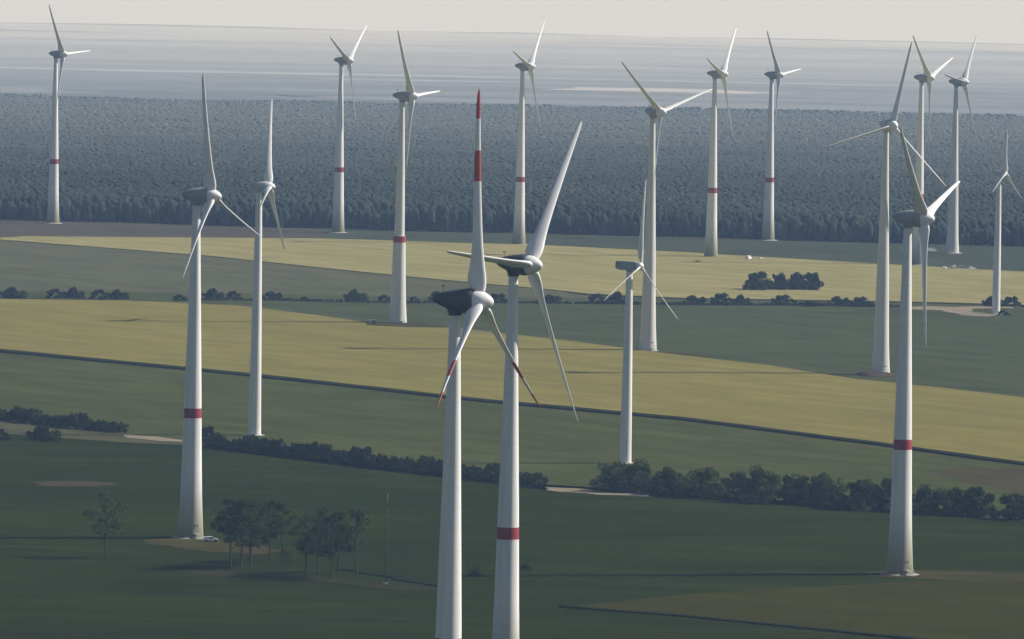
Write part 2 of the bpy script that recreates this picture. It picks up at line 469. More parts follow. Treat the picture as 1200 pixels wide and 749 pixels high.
def strip(name, pix, h, m, label, cat, seed=1, jit=1.6):
    return slab(name, pix, h, m, label, cat, jit=jit, step=6, seed=seed)
strip('track', [(146, 510), (180, 512.5), (222, 515), (222, 519), (190, 518), (150, 514)], 0.27, M_TRACK, 'sandy track in the gap at the end of the short left hedge', 'track', 21)
strip('track', [(638, 572), (680, 574), (712, 577), (760, 581), (760, 583), (700, 581), (640, 575.5)], 0.36, M_TRACK, 'pale track in the gap between hedgerow and tree row', 'track', 22)
strip('bare_patch', [(36, 566), (70, 564.5), (126, 566), (128, 569.5), (80, 571), (40, 570)], 0.27, M_SOIL, 'thin reddish bare patch in the dark field at the left', 'soil', 23, 3.5)
strip('track', [(165, 634), (205, 632), (262, 634), (310, 640), (330, 646), (300, 651), (250, 648), (205, 643), (175, 638)], 0.27, M_PAD, 'worn tan pad around the foot of the front left turbine', 'track', 24, 3.0)
strip('track', [(1012, 672), (1035, 670), (1110, 670), (1300, 674), (1300, 683), (1150, 682), (1070, 679), (1020, 676)], 0.29, M_PAD, 'worn pale pad around the foot of the front right turbine', 'track', 25, 2.5)
strip('track', [(1062, 361), (1090, 359.5), (1120, 361), (1150, 359.5), (1185, 360.5), (1185, 362), (1140, 362.5), (1135, 366), (1165, 369), (1162, 372), (1125, 370), (1105, 364.5), (1065, 363.5)], 0.40, M_TRACK, 'pale forked track leading to the small white turbine', 'track', 26)
strip('track', [(742, 412), (780, 412), (832, 417), (828, 421), (790, 419), (745, 416)], 0.42, M_PAD, 'brown worn ground around the foot of the middle turbine', 'track', 27)
strip('track', [(425, 379), (500, 381), (520, 386), (480, 385.5), (428, 383)], 0.82, M_PAD, 'worn strip at the foot of the turbine with the thick banded tower', 'track', 28)
strip('field_margin', [(395, 666), (440, 672), (505, 683), (540, 689), (540, 692), (500, 687), (440, 676), (395, 669)], 0.6, M_MARGIN, 'dark line running right from the pine group', 'field margin', 29)  # narrow dark strip laid on the field
strip('verge', [(215, 668), (330, 672), (440, 682), (520, 690), (520, 693), (430, 689), (320, 680), (210, 672)], 0.25, M_DRY, 'dry grass below the pine group', 'verge', 30, 5.0)
strip('verge', [(-60, 742), (130, 736), (300, 730), (420, 724), (530, 720), (530, 724), (420, 731), (300, 736), (120, 743), (-60, 750)], 0.25, M_DRY2, 'slightly paler crop stripe at the lower left', 'verge', 31, 5.0)

# ------------------------------------------------------------------ forest
ICO_V = None
def ico(sub):
    bm = bmesh.new(); bmesh.ops.create_icosphere(bm, subdivisions=sub, radius=1.0)
    v = np.array([q.co[:] for q in bm.verts]); f = np.array([[q.index for q in p.verts] for p in bm.faces]); bm.free()
    return v, f

def canopy(name, cells, m, label, cat, sub=2, seed=1, hmin=12, hmax=19, rmin=2.6, rmax=4.6, tl=(0.8, 1.5)):
    """one mass of separate crowns; cells: (n,2) ground positions"""
    rng = np.random.default_rng(seed)
    bv, bf = ico(sub)
    keep = bv[:, 2] > -0.75
    idx = -np.ones(len(bv), int); idx[keep] = np.arange(keep.sum())
    bf = bf[keep[bf].all(1)]; bf = idx[bf]; bv = bv[keep]
    nv = []
    for q in range(8):
        d = rng.normal(0, 0.12, len(bv))[:, None]
        nv.append(bv * (1 + d))
    n = len(cells)
    var = rng.integers(0, 8, n)
    ang = rng.uniform(0, 2 * math.pi, n)
    r = rng.uniform(rmin, rmax, n)[:, None]; tall = rng.uniform(tl[0], tl[1], n)[:, None]
    big = np.sin(cells[:, :1] * 0.013 + cells[:, 1:] * 0.009) * 0.5 + np.sin(cells[:, :1] * 0.031 - cells[:, 1:] * 0.021) * 0.5
    top = rng.uniform(hmin, hmax, n)[:, None] + big * 0.9 + np.array([terr(q) for q in cells[:, 1]])[:, None]
    B = np.array(nv)[var]
    c, s = np.cos(ang)[:, None], np.sin(ang)[:, None]
    X = (B[:, :, 0] * c - B[:, :, 1] * s) * r + cells[:, :1]
    Y = (B[:, :, 0] * s + B[:, :, 1] * c) * r + cells[:, 1:]
    Z = B[:, :, 2] * r * tall + top - r * tall
    V = np.stack([X, Y, Z], -1).reshape(-1, 3)
    F = (bf[None] + (np.arange(n) * len(bv))[:, None, None]).reshape(-1, 3)
    me = mesh_np(name, V, F, [m], smooth=(sub == 1))
    at_ = me.attributes.new('tone', 'FLOAT', 'POINT')
    cx, cy = cells[:, 0], cells[:, 1]
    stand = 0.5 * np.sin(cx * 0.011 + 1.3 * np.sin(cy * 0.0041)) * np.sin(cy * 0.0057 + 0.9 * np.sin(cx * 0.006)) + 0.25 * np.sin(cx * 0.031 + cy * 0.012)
    tone = np.clip(0.12 + 0.62 * (cy - 4400) / 2300 + 0.16 * stand + rng.normal(0, 0.07, n), 0, 1)     # crowns paler with depth, painting haze into them; stands vary
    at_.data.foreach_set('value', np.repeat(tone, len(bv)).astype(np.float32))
    o = link(name, me)
    tag(o, label, cat, kind='stuff')
    return o

def forest_mat(name, a, b_):
    m = bpy.data.materials.new(name); m.use_nodes = True
    n, l = m.node_tree.nodes, m.node_tree.links
    p = n['Principled BSDF']; p.inputs['Roughness'].default_value = 0.95; p.inputs['Specular IOR Level'].default_value = 0.0
    A = n.new('ShaderNodeAttribute'); A.attribute_name = 'tone'
    r = n.new('ShaderNodeValToRGB')
    r.color_ramp.elements[0].color = (*a, 1); r.color_ramp.elements[1].color = (*b_, 1)
    l.new(A.outputs['Fac'], r.inputs[0]); l.new(r.outputs[0], p.inputs['Base Color'])
    return m
M_FOREST = forest_mat('forest_crowns', (0.024, 0.036, 0.028), (0.110, 0.122, 0.105))  # second colour pale and bluish, carrying painted haze
M_WOODFLOOR = mat('wood_floor', (0.02, 0.022, 0.014), 0.95, 0.05, 0.2, 0.05)

def scatter(y_near, y_far, xh, sp, seed, gap=None):
    rng = np.random.default_rng(seed)
    nx, ny = int(2 * xh / sp), int((max(y_far(-xh), y_far(0), y_far(xh)) - min(y_near(-xh), y_near(xh))) / sp) + 2
    y0 = min(y_near(-xh), y_near(xh))
    gx, gy = np.meshgrid(np.arange(nx) * sp - xh, np.arange(ny) * sp + y0)
    P = np.stack([gx.ravel(), gy.ravel()], 1) + rng.uniform(-0.48, 0.48, (nx * ny, 2)) * sp
    P = P[np.abs(P[:, 0]) < 0.0685 * P[:, 1] + 130]
    k = np.array([(y_near(p[0]) < p[1] < y_far(p[0])) for p in P])
    if gap is not None: k &= np.array([not gap(p[0], p[1]) for p in P])
    return P[k]

_e0, _e1 = at(0, 262), at(1200, 293)
def edge_near(x):
    return _e0.y + (x - _e0.x) / (_e1.x - _e0.x) * (_e1.y - _e0.y) + 50 + 7 * math.sin(x * 0.021) + 5 * math.sin(x * 0.057 + 1)
def edge_far(x): return 9480 + 70 * math.sin(x * 0.004) + 40 * math.sin(x * 0.017)
rag = np.random.default_rng(77)
edge_cells = scatter(edge_near, lambda x: edge_near(x) + 22, 620, 3.3, 10)
near_cells = scatter(lambda x: edge_near(x) + 14, lambda x: edge_near(x) + 420, 620, 3.7, 11)
mid_cells = scatter(lambda x: edge_near(x) + 420, lambda x: 6500 + 30 * math.sin(x * 0.01), 900, 4.0, 12,
                    gap=lambda x, y: (abs(y - (5230 + 0.12 * x)) < 7) or (abs(y - (5900 - 0.2 * x)) < 8))
deep_cells = scatter(lambda x: 6500 + 30 * math.sin(x * 0.01), edge_far, 900, 5.6, 13, gap=lambda x, y: abs(y - (7400 + 0.15 * x)) < 14 or y > 8300 + 1350 * rag.random() ** 0.7)
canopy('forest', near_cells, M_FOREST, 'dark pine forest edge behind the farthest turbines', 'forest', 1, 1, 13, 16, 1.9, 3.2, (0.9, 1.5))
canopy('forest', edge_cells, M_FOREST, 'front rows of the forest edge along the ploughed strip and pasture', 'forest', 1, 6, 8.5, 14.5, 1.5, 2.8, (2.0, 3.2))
canopy('forest', mid_cells, M_FOREST, 'forest stretching back behind the forest edge, bluish haze painted into its crowns', 'forest', 1, 2, 14.2, 16.2, 1.9, 3.0, (0.7, 1.1))

canopy('forest', deep_cells, M_FOREST, 'far part of the forest, crowns painted paler to deepen the haze', 'forest', 1, 4, 14.4, 16.2, 2.8, 4.4, (0.6, 1.0))
def canopy_filler():
    """sheet added under the crown tops to fill their dark gaps"""
    rng = np.random.default_rng(9); nx, ny = 120, 260; v = []; tone = []
    for t in np.linspace(0, 1, ny):
        for x in np.linspace(-900, 900, nx):
            y = (edge_near(x) + 13) * (1 - t) + 8500 * t
            v.append((x, y, terr(y) + 12.6 + rng.uniform(-0.5, 0.5) - (4 if t == 0 else 0)))
            tone.append(min(1, max(0, 0.10 + 0.62 * (y - 4400) / 2300)))  # same painted haze gradient as the crowns
    f = [(j * nx + i, j * nx + i + 1, (j + 1) * nx + i + 1, (j + 1) * nx + i) for j in range(ny - 1) for i in range(nx - 1)]
    me = mesh_np('forest_gap_filler', v, f, [M_FOREST], smooth=True)
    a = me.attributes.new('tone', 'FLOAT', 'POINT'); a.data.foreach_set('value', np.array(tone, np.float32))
    tag(link('forest_gap_filler', me), 'sheet added between the forest crown tops to fill their dark gaps', 'forest', kind='stuff')
canopy_filler()
def floor_sheet():
    ys = np.linspace(0, 1, 24); v = []
    for t in ys:
        for x in np.linspace(-950, 950, 20):
            y = (edge_near(x) + 6) * (1 - t) + 9000 * t
            v.append((x, y, terr(y) + 0.12))
    f = [(j * 20 + i, j * 20 + i + 1, (j + 1) * 20 + i + 1, (j + 1) * 20 + i) for j in range(23) for i in range(19)]
    tag(link('forest_floor', mesh_np('forest_floor', v, f, [M_WOODFLOOR])), 'dark forest floor under the crowns', 'forest floor', kind='structure')
floor_sheet()
def far_sheet(name, pts, z, m, label, cat):
    rng = random.Random(len(pts)); P = densify([Vector((x, y, 0)) for x, y in pts], 60, 26, rng)
    bm = bmesh.new(); f = bm.faces.new([bm.verts.new((p.x, p.y, terr(9999) + z)) for p in P]); bmesh.ops.triangulate(bm, faces=[f])
    tag(from_bm(name, bm, m), label, cat, kind='structure')
M_HEATH = field_mat('heath_haze_tone', (0.26, 0.285, 0.30), (0.30, 0.32, 0.335), R(-4), 0.15, 0.9, big=0.0022, bump=0.0)  # bluish haze put into the heath colour
M_HEATHS = [field_mat('heath_haze_patch', c, tuple(q * 1.1 for q in c), R(-4), 0.08, 0.6, big=0.002, bump=0.0) for c in ((0.29, 0.315, 0.33), (0.32, 0.34, 0.355))]
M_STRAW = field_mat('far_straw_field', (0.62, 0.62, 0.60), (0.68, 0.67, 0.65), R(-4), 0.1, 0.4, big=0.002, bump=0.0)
far_sheet('heath', [(-2200, 9360), (2200, 9360), (2200, 11900), (900, 11750), (300, 11480), (-500, 11560), (-2200, 11800)], 0.03, M_HEATH, 'smooth heath behind the forest with bluish haze put into its colour', 'heath')
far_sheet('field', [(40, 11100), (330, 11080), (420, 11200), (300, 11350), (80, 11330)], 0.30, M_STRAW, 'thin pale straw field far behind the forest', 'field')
M_HAZE_TONES = []
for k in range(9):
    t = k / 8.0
    c = (0.335 + 0.41 * t, 0.365 + 0.385 * t, 0.385 + 0.36 * t)  # haze gradient painted into the field colours, paler step by step
    M_HAZE_TONES.append(field_mat('far_field_haze_tone', c, tuple(q * 1.05 for q in c), R(-4), 0.06, 0.4, big=0.002, bump=0.0))
M_MOORS = [field_mat('heath_haze_step', c, tuple(q * 1.08 for q in c), R(-4), 0.08, 0.6, big=0.002, bump=0.0) for c in ((0.185, 0.205, 0.21), (0.225, 0.245, 0.255))]  # heath tones stepped to paint the haze thickening behind the forest
far_sheet('heath', [(-2200, 9355), (2200, 9355), (2200, 9900), (700, 9780), (200, 9900), (-400, 9760), (-2200, 9880)], 0.034, M_MOORS[0], 'heath just behind the forest, darkest step of the painted haze', 'heath')
far_sheet('heath', [(-2200, 9800), (-400, 9700), (200, 9840), (700, 9720), (2200, 9840), (2200, 10500), (600, 10380), (-100, 10520), (-2200, 10400)], 0.037, M_MOORS[1], 'heath behind the forest, middle step of the painted haze', 'heath')
rngf = random.Random(12)
for k in range(26):                                              # patches blend the painted haze tones of heath and fields
    cy = rngf.uniform(10300, 12900); cx = rngf.uniform(-1300, 1300); wx = rngf.uniform(180, 900); wy = rngf.uniform(40, 170)
    pts = [(cx + wx * math.cos(a) * (1 + rngf.uniform(-0.2, 0.2)), cy + wy * math.sin(a) * (1 + rngf.uniform(-0.3, 0.3))) for a in [2 * math.pi * i / 14 for i in range(14)]]
    far_sheet('field', pts, 0.04 + 0.002 * k, M_HEATHS[0 if rngf.random() < (cy - 10300) / 2600 else 1], 'faint field patch blending the painted haze tones far away', 'field')
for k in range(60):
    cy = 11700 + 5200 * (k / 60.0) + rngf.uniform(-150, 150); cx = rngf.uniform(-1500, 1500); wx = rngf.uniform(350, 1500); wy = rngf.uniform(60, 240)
    q = min(8, max(0, int(0.3 + 8.4 * (cy - 11700) / 5000 + rngf.uniform(-0.7, 0.7))))  # farther patches take a paler painted haze tone
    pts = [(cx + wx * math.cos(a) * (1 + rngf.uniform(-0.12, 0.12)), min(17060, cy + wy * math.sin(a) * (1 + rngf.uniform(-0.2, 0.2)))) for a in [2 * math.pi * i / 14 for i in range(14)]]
    far_sheet('field', pts, 0.10 + 0.004 * k, M_HAZE_TONES[q], 'field below the horizon, painted paler with distance like haze', 'field')
far_sheet('field', [(-2600, 16350), (-900, 16500), (400, 16300), (2600, 16450), (2600, 17080), (-2600, 17080)], 0.07, M_HAZE_TONES[8], 'fields at the horizon in the palest painted haze tone', 'field')

# ------------------------------------------------------------------ wind turbines
def tower_mesh(prof, kind_bands, mats, n=40):
    """prof (z, radius) ; kind_bands: list of (z0, z1, material index) overriding 0"""
    zs = sorted({z for z, _ in prof} | {z for a, b, _ in kind_bands for z in (a, b)})
    pz = [z for z, _ in prof]; pr = [r for _, r in prof]
    full = []
    for z in zs: full.append((z, float(np.interp(z, pz, pr))))
    mi = []
    for (a, _), (b, _) in zip(full[:-1], full[1:]):
        c = (a + b) / 2; q = 0
        for x0, x1, w in kind_bands:
            if x0 <= c <= x1: q = w
        mi.append(q)
    bm = bmesh.new()
    lathe(bm, full, n, 'Z', mi)
    bmesh.ops.recalc_face_normals(bm, faces=bm.faces[:])
    me = bpy.data.meshes.new('tower'); bm.to_mesh(me); bm.free()
    for a in mats: me.materials.append(a)
    me.polygons.foreach_set('use_smooth', np.ones(len(me.polygons), bool))
    me.set_sharp_from_angle(angle=R(50))
    return me

P_BIG = [(0, 3.75), (3, 3.55), (7, 3.32), (12, 3.08), (20, 2.85), (30, 2.62), (40, 2.42), (52, 2.12), (64, 1.80), (76, 1.50), (86, 1.26), (96.2, 1.06)]
P_STEP = [(0, 4.05), (3, 3.8), (8, 3.5), (14, 3.25), (22, 3.0), (30, 2.82), (37.2, 2.68), (38.0, 2.66), (38.05, 2.2), (50, 2.05), (64, 1.78), (78, 1.48), (88, 1.25), (96.2, 1.06)]
P_SMALL = [(0, 1.95), (6, 1.88), (20, 1.72), (40, 1.45), (56, 1.15), (63.0, 1.02)]
P_S2 = [(0, 2.25), (5, 2.12), (20, 1.92), (40, 1.65), (60, 1.35), (75, 1.12), (82.6, 1.02)]
TW = {
    'band': tower_mesh(P_BIG, [(34.6, 37.4, 1)], [M_TOWER_G, M_RED]),
    'plain': tower_mesh(P_BIG, [], [M_CONC]),
    'step': tower_mesh(P_STEP, [(35.2, 38.0, 1)], [M_CONC, M_RED]),
    'small': tower_mesh(P_SMALL, [], [M_TOWER]),
    's2': tower_mesh(P_S2, [], [M_TOWER]),
}

def blade_mesh(Rt, chord_k=1.0, stripes=False, wide=True, pitch=21):
    """blade along +Z from the hub centre, rotor axis along +X, chord in the XY plane turned by the twist"""
    if wide:
        st = [(1.6, 1.9, 0.80, 58), (2.2, 2.9, 0.50, 57), (3.0, 3.6, 0.36, 55), (4.2, 3.55, 0.32, 52), (5.6, 3.0, 0.31, 48), (7.2, 2.5, 0.30, 44), (9.5, 2.1, 0.33, 41),
              (13, 1.80, 0.33, 38), (17, 1.56, 0.33, 36), (21, 1.36, 0.33, 34), (25, 1.17, 0.33, 33), (29, 0.98, 0.33, 32), (32.5, 0.78, 0.33, 31), (34.2, 0.56, 0.3, 30), (35.0, 0.18, 0.2, 19)]
    else:
        st = [(1.0, 1.0, 1.0, 50), (2.0, 1.1, 0.95, 48), (3.5, 1.7, 0.5, 45), (5.5, 2.25, 0.34, 40), (8, 2.05, 0.28, 34), (12, 1.75, 0.26, 28), (17, 1.45, 0.24, 24),
              (22, 1.18, 0.22, 20), (27, 0.95, 0.21, 18), (31.5, 0.72, 0.2, 16), (34, 0.55, 0.2, 15), (35, 0.2, 0.2, 15)]
    k = Rt / 35.0
    cuts = [0.565, 0.71, 0.86] if stripes else []
    rs = sorted({s[0] * k for s in st} | {c * Rt for c in cuts})
    A = np.array(st)
    N = 20
    bm = bmesh.new(); rings = []
    for r in rs:
        q = r / k
        c = np.interp(q, A[:, 0], A[:, 1]) * chord_k * (0.55 + 0.45 * k); t = np.interp(q, A[:, 0], A[:, 2]); tw = R(np.interp(q, A[:, 0], A[:, 3]) + pitch)     # blades pitched out of the wind
        pre = 0.9 * (r / Rt) ** 2 * k
        ring = []
        for i in range(N):
            a = 2 * math.pi * i / N
            u = 0.5 * math.cos(a)                                   # -0.5 trailing .. +0.5 leading
            round_ = min(1.0, max(0.0, (t - 0.4) / 0.6))
            th = 0.5 * t * math.sin(a) * (round_ + (1 - round_) * (0.35 + 0.65 * math.sqrt(max(0.0, u + 0.5))))
            x0 = (u + (0.18 - 0.18 * round_) * -1) * c; y0 = th * c
            ring.append(bm.verts.new((x0 * math.sin(tw) + y0 * math.cos(tw) + pre, x0 * math.cos(tw) - y0 * math.sin(tw), r)))
        rings.append(ring)
    for j, (a, b) in enumerate(zip(rings[:-1], rings[1:])):
        mid = (rs[j] + rs[j + 1]) / 2 / Rt
        red = stripes and (0.565 < mid < 0.71 or mid > 0.86)
        for i in range(N):
            f = bm.faces.new((a[i], a[(i + 1) % N], b[(i + 1) % N], b[i])); f.material_index = 1 if red else 0
    bm.faces.new(rings[0]); f = bm.faces.new(rings[-1]); f.material_index = 1 if stripes else 0
    bmesh.ops.recalc_face_normals(bm, faces=bm.faces[:])
    me = bpy.data.meshes.new('blade'); bm.to_mesh(me); bm.free()
    me.materials.append(M_BLADE); me.materials.append(M_BLADERED)
    me.polygons.foreach_set('use_smooth', np.ones(len(me.polygons), bool))
    me.set_sharp_from_angle(angle=R(60))
    return me

def smooth_prof(p, n=4):
    """Catmull-Rom through profile points"""
    out = []
    for i in range(len(p) - 1):
        p0, p1, p2, p3 = p[max(i - 1, 0)], p[i], p[i + 1], p[min(i + 2, len(p) - 1)]
        for q in range(n):
            t = q / n
            out.append(tuple(max(0.02, 0.5 * (2 * p1[c] + (p2[c] - p0[c]) * t + (2 * p0[c] - 5 * p1[c] + 4 * p2[c] - p3[c]) * t * t + (3 * p1[c] - p0[c] - 3 * p2[c] + p3[c]) * t ** 3)) if c else
                             0.5 * (2 * p1[c] + (p2[c] - p0[c]) * t + (2 * p0[c] - 5 * p1[c] + 4 * p2[c] - p3[c]) * t * t + (3 * p1[c] - p0[c] - 3 * p2[c] + p3[c]) * t ** 3) for c in (0, 1)))
    out.append(p[-1])
    return out

def egg_nacelle(m):
    bm = bmesh.new()
    lathe(bm, smooth_prof([(-4.5, 0.12), (-4.2, 0.60), (-3.2, 1.12), (-1.4, 1.72), (0.6, 2.18), (2.2, 2.42), (3.1, 2.46), (3.65, 2.32)]), 32, 'X')
    for v in bm.verts:                                     # flatter crown, belly tucked up towards the tail
        t = max(0.0, (1.5 - v.co.x) / 6.0)
        v.co.z += 0.35 * t
    # neck ring on the tower
    lathe(bm, [(-2.75, 1.22), (-2.2, 1.35), (-1.3, 1.7)], 28, 'Z')
    return bm

def spinner(m):
    bm = bmesh.new()
    lathe(bm, smooth_prof([(3.78, 2.14), (4.3, 2.16), (5.2, 1.98), (6.0, 1.62), (6.8, 1.08), (7.3, 0.55), (7.5, 0.05)]), 32, 'X')
    return bm

def mesh_of(bm, name, m, smooth=True, ang=50):
    bmesh.ops.recalc_face_normals(bm, faces=bm.faces[:])
    me = bpy.data.meshes.new(name); bm.to_mesh(me); bm.free()
    me.materials.append(m)
    if smooth:
        me.polygons.foreach_set('use_smooth', np.ones(len(me.polygons), bool)); me.set_sharp_from_angle(angle=R(ang))
    return me

NAC = {'egg': mesh_of(egg_nacelle(M_NACG), 'nacelle', M_NACG), 'eggshade': mesh_of(egg_nacelle(M_NACSHADE), 'nacelle', M_NACSHADE), 'egglight': mesh_of(egg_nacelle(M_NAC), 'nacelle', M_NAC)}
HUB = {'egg': mesh_of(spinner(M_NAC), 'rotor_hub', M_BLADE)}
def vane_mesh():
    bm = bmesh.new()
    bm_tube(bm, [(-2.4, 0, 1.6), (-2.4, 0, 2.75)], [0.05, 0.04], 6)
    bm_tube(bm, [(-2.4, -0.45, 2.6), (-2.4, 0.45, 2.6)], [0.035, 0.035], 6)
    bm_box(bm, Vector((-2.4, 0.45, 2.75)), (0.16, 0.1, 0.22)); bm_box(bm, Vector((-2.4, -0.45, 2.75)), (0.35, 0.06, 0.2))
    return mesh_of(bm, 'wind_vane', M_DARK, False)
VANE = vane_mesh()
def box_nacelle(L, W, H, tail, m):
    bm = bmesh.new()
    # side profile extruded across, with slanted nose and tail
    pr = [(-tail, -H * 0.30), (-tail, H * 0.42), (-tail + 0.8, H * 0.52), (L - tail - 0.9, H * 0.50), (L - tail, H * 0.36), (L - tail, -H * 0.36), (L - tail - 1.2, -H * 0.50), (-tail + 1.6, -H * 0.48)]
    a = [bm.verts.new((x, -W / 2, z)) for x, z in pr]; b = [bm.verts.new((x, W / 2, z)) for x, z in pr]
    n = len(pr)
    bm.faces.new(a); bm.faces.new(b[::-1])
    for i in range(n): bm.faces.new((a[i], b[i], b[(i + 1) % n], a[(i + 1) % n]))
    bmesh.ops.recalc_face_normals(bm, faces=bm.faces[:])
    bmesh.ops.bevel(bm, geom=bm.edges[:], offset=0.16, segments=2, affect='EDGES')
    lathe(bm, [(-H * 0.5 - 0.45, 1.08), (-H * 0.4, 1.12)], 24, 'Z')
    return mesh_of(bm, 'nacelle', m, True, 35)
def small_hub(x0, r, ln):
    bm = bmesh.new()
    lathe(bm, smooth_prof([(x0, r * 0.82), (x0 + 0.25 * ln, r), (x0 + 0.55 * ln, r * 0.95), (x0 + 0.8 * ln, r * 0.62), (x0 + ln, 0.05)]), 24, 'X')
    return mesh_of(bm, 'rotor_hub', M_BLADE)
NAC['box'] = box_nacelle(7.6, 2.8, 2.9, 4.6, M_NACG); HUB['box'] = small_hub(3.02, 1.35, 2.2)
NAC['smallbox'] = box_nacelle(5.6, 2.2, 2.2, 3.2, M_NAC); HUB['smallbox'] = small_hub(2.42, 1.1, 1.9)

def door_mesh():
    bm = bmesh.new()
    bm_box(bm, Vector((0, 0, 1.2)), (1.25, 0.14, 2.4), bevel=0.05)
    return mesh_of(bm, 'door', M_DOOR, False)
DOOR = door_mesh()
def stair_mesh(n=8):
    bm = bmesh.new()
    # landing in front of the door, steps down along -Y, two handrails
    bm_box(bm, Vector((0, -0.75, 1.62)), (1.7, 1.5, 0.10))
    for i in range(n): bm_box(bm, Vector((0, -1.62 - 0.28 * i, 1.48 - 0.19 * i)), (1.2, 0.26, 0.05))
    for sx in (-1, 1):
        bm_box(bm, Vector((sx * 0.62, -2.6, 0.78)), (0.05, 2.75, 0.22), Matrix.Rotation(R(34.5), 3, 'X'))
        bm_tube(bm, [(sx * 0.8, -0.1, 2.72), (sx * 0.8, -1.5, 2.72), (sx * 0.64, -3.75, 1.15)], [0.035] * 3, 6)
        for y, z0, z1 in ((-0.1, 1.66, 2.72), (-1.45, 0.0, 2.72), (-2.6, 0.8, 1.95), (-3.7, 0.0, 1.18)):
            bm_tube(bm, [(sx * 0.8 if y > -2 else sx * 0.64, y, z0), (sx * 0.8 if y > -2 else sx * 0.64, y, z1)], [0.035, 0.035], 6)
    return mesh_of(bm, 'entrance_stairs', M_STEEL, False)
STAIR = stair_mesh()
def plinth_mesh(r):
    bm = bmesh.new(); lathe(bm, [(0.0, r + 2.2), (0.28, r + 1.7), (0.55, r + 0.5), (0.6, r * 0.5)], 40, 'Z')
    return mesh_of(bm, 'foundation', M_FOOT, True, 20)
PLINTH = plinth_mesh(3.7); PLINTH_S = plinth_mesh(2.0)

BL = {'wide': blade_mesh(35.0), 'red': blade_mesh(35.0, 0.86, True, True, 26), 'slim': blade_mesh(35.0, 1.0, False, False)}
TILT, GROUP = R(4), 'wind turbines of the wind farm'

# name key: (base x, base y, hub height, yaw, phase, blade length, tower, nacelle, blade, door, label); yaw: 90 = rotor faces right, 0 = faces the camera
TURB = [
 ((-89.0, 2150), 96.3, 70, 51 + 180, 35.0, 'band', 'egg', 'wide', True, 'front left white turbine with red tower band standing beside the pine group'),
 ((-86.2, 2590), 84.4, 83, 17, 30.6, 's2', 'egglight', 'wide', False, 'slim unbanded turbine rising from the left hedgerow, seen almost side on to its rotor'),
 ((-10.7, 1440), 102.6, 74, 3, 39.9, 'band', 'eggshade', 'red', False, 'nearest turbine with red and white striped blade tips and nacelle coloured dark for its shadow side'),
 ((0.1, 1742), 96.6, 60, 96 + 180, 39.9, 'band', 'eggshade', 'wide', False, 'large white bladed turbine with red tower band, just behind the red tipped one'),
 ((106.5, 2076), 96.9, 72, 75, 35.7, 'band', 'egg', 'wide', True, 'front right turbine with red tower band before the tree row, one blade hanging down'),
 ((-49.8, 3345), 99.5, 72, 27 + 180, 34.8, 'step', 'egg', 'wide', True, 'turbine with thick stepped lower tower ending at a red band, at the yellow field edge'),
 ((-99.3, 4335), 97.4, 70, 54, 34.0, 'band', 'egg', 'wide', False, 'distant banded turbine at the forest edge between two front left turbines and the stepped tower'),
 ((2.9, 4222), 98.2, 72, 105 + 180, 34.7, 'band', 'egg', 'wide', False, 'distant banded turbine at the forest edge directly above the red tipped turbine'),
 ((56.3, 3167), 99.0, 44, 72, 31.1, 'plain', 'egg', 'wide', True, 'unbanded turbine with blades in a wide V, behind the small box nacelle turbine'),
 ((105.7, 4106), 98.3, 72, 105 + 180, 34.8, 'band', 'egg', 'wide', False, 'distant banded turbine standing left of the small clump of dark trees'),
 ((144.3, 4354), 94.0, 66, 24 + 180, 31.5, 'band', 'egg', 'wide', False, 'distant banded turbine at the forest edge right above the small clump of dark trees'),
 ((146.0, 3029), 98.9, 30, 15, 34.0, 'plain', 'egglight', 'wide', True, 'unbanded turbine facing the camera on a brown earth mound, one blade reaching left'),
 ((214.0, 4064), 99.3, 66, 12 + 180, 34.3, 'band', 'egg', 'wide', False, 'distant turbine whose tower foot is hidden behind the front right turbine'),
 ((241.8, 4229), 94.5, 66, 98 + 180, 34.0, 'plain', 'egg', 'wide', False, 'distant unbanded turbine at the forest edge above the white parked vehicles'),
 ((223.3, 3542), 65.5, 64, 6, 20.5, 'small', 'smallbox', 'wide', False, 'smallest white turbine beside the forked pale track'),
 ((37.8, 2490), 64.5, 60, 69 + 180, 28.5, 'small', 'box', 'slim', False, 'short slim turbine with dark box nacelle rising behind the tree row'),
 ((-263.3, 4384), 96.8, 68, 27 + 180, 34.0, 'band', 'egg', 'wide', False, 'distant banded turbine at the forest edge, farthest to the left'),
]

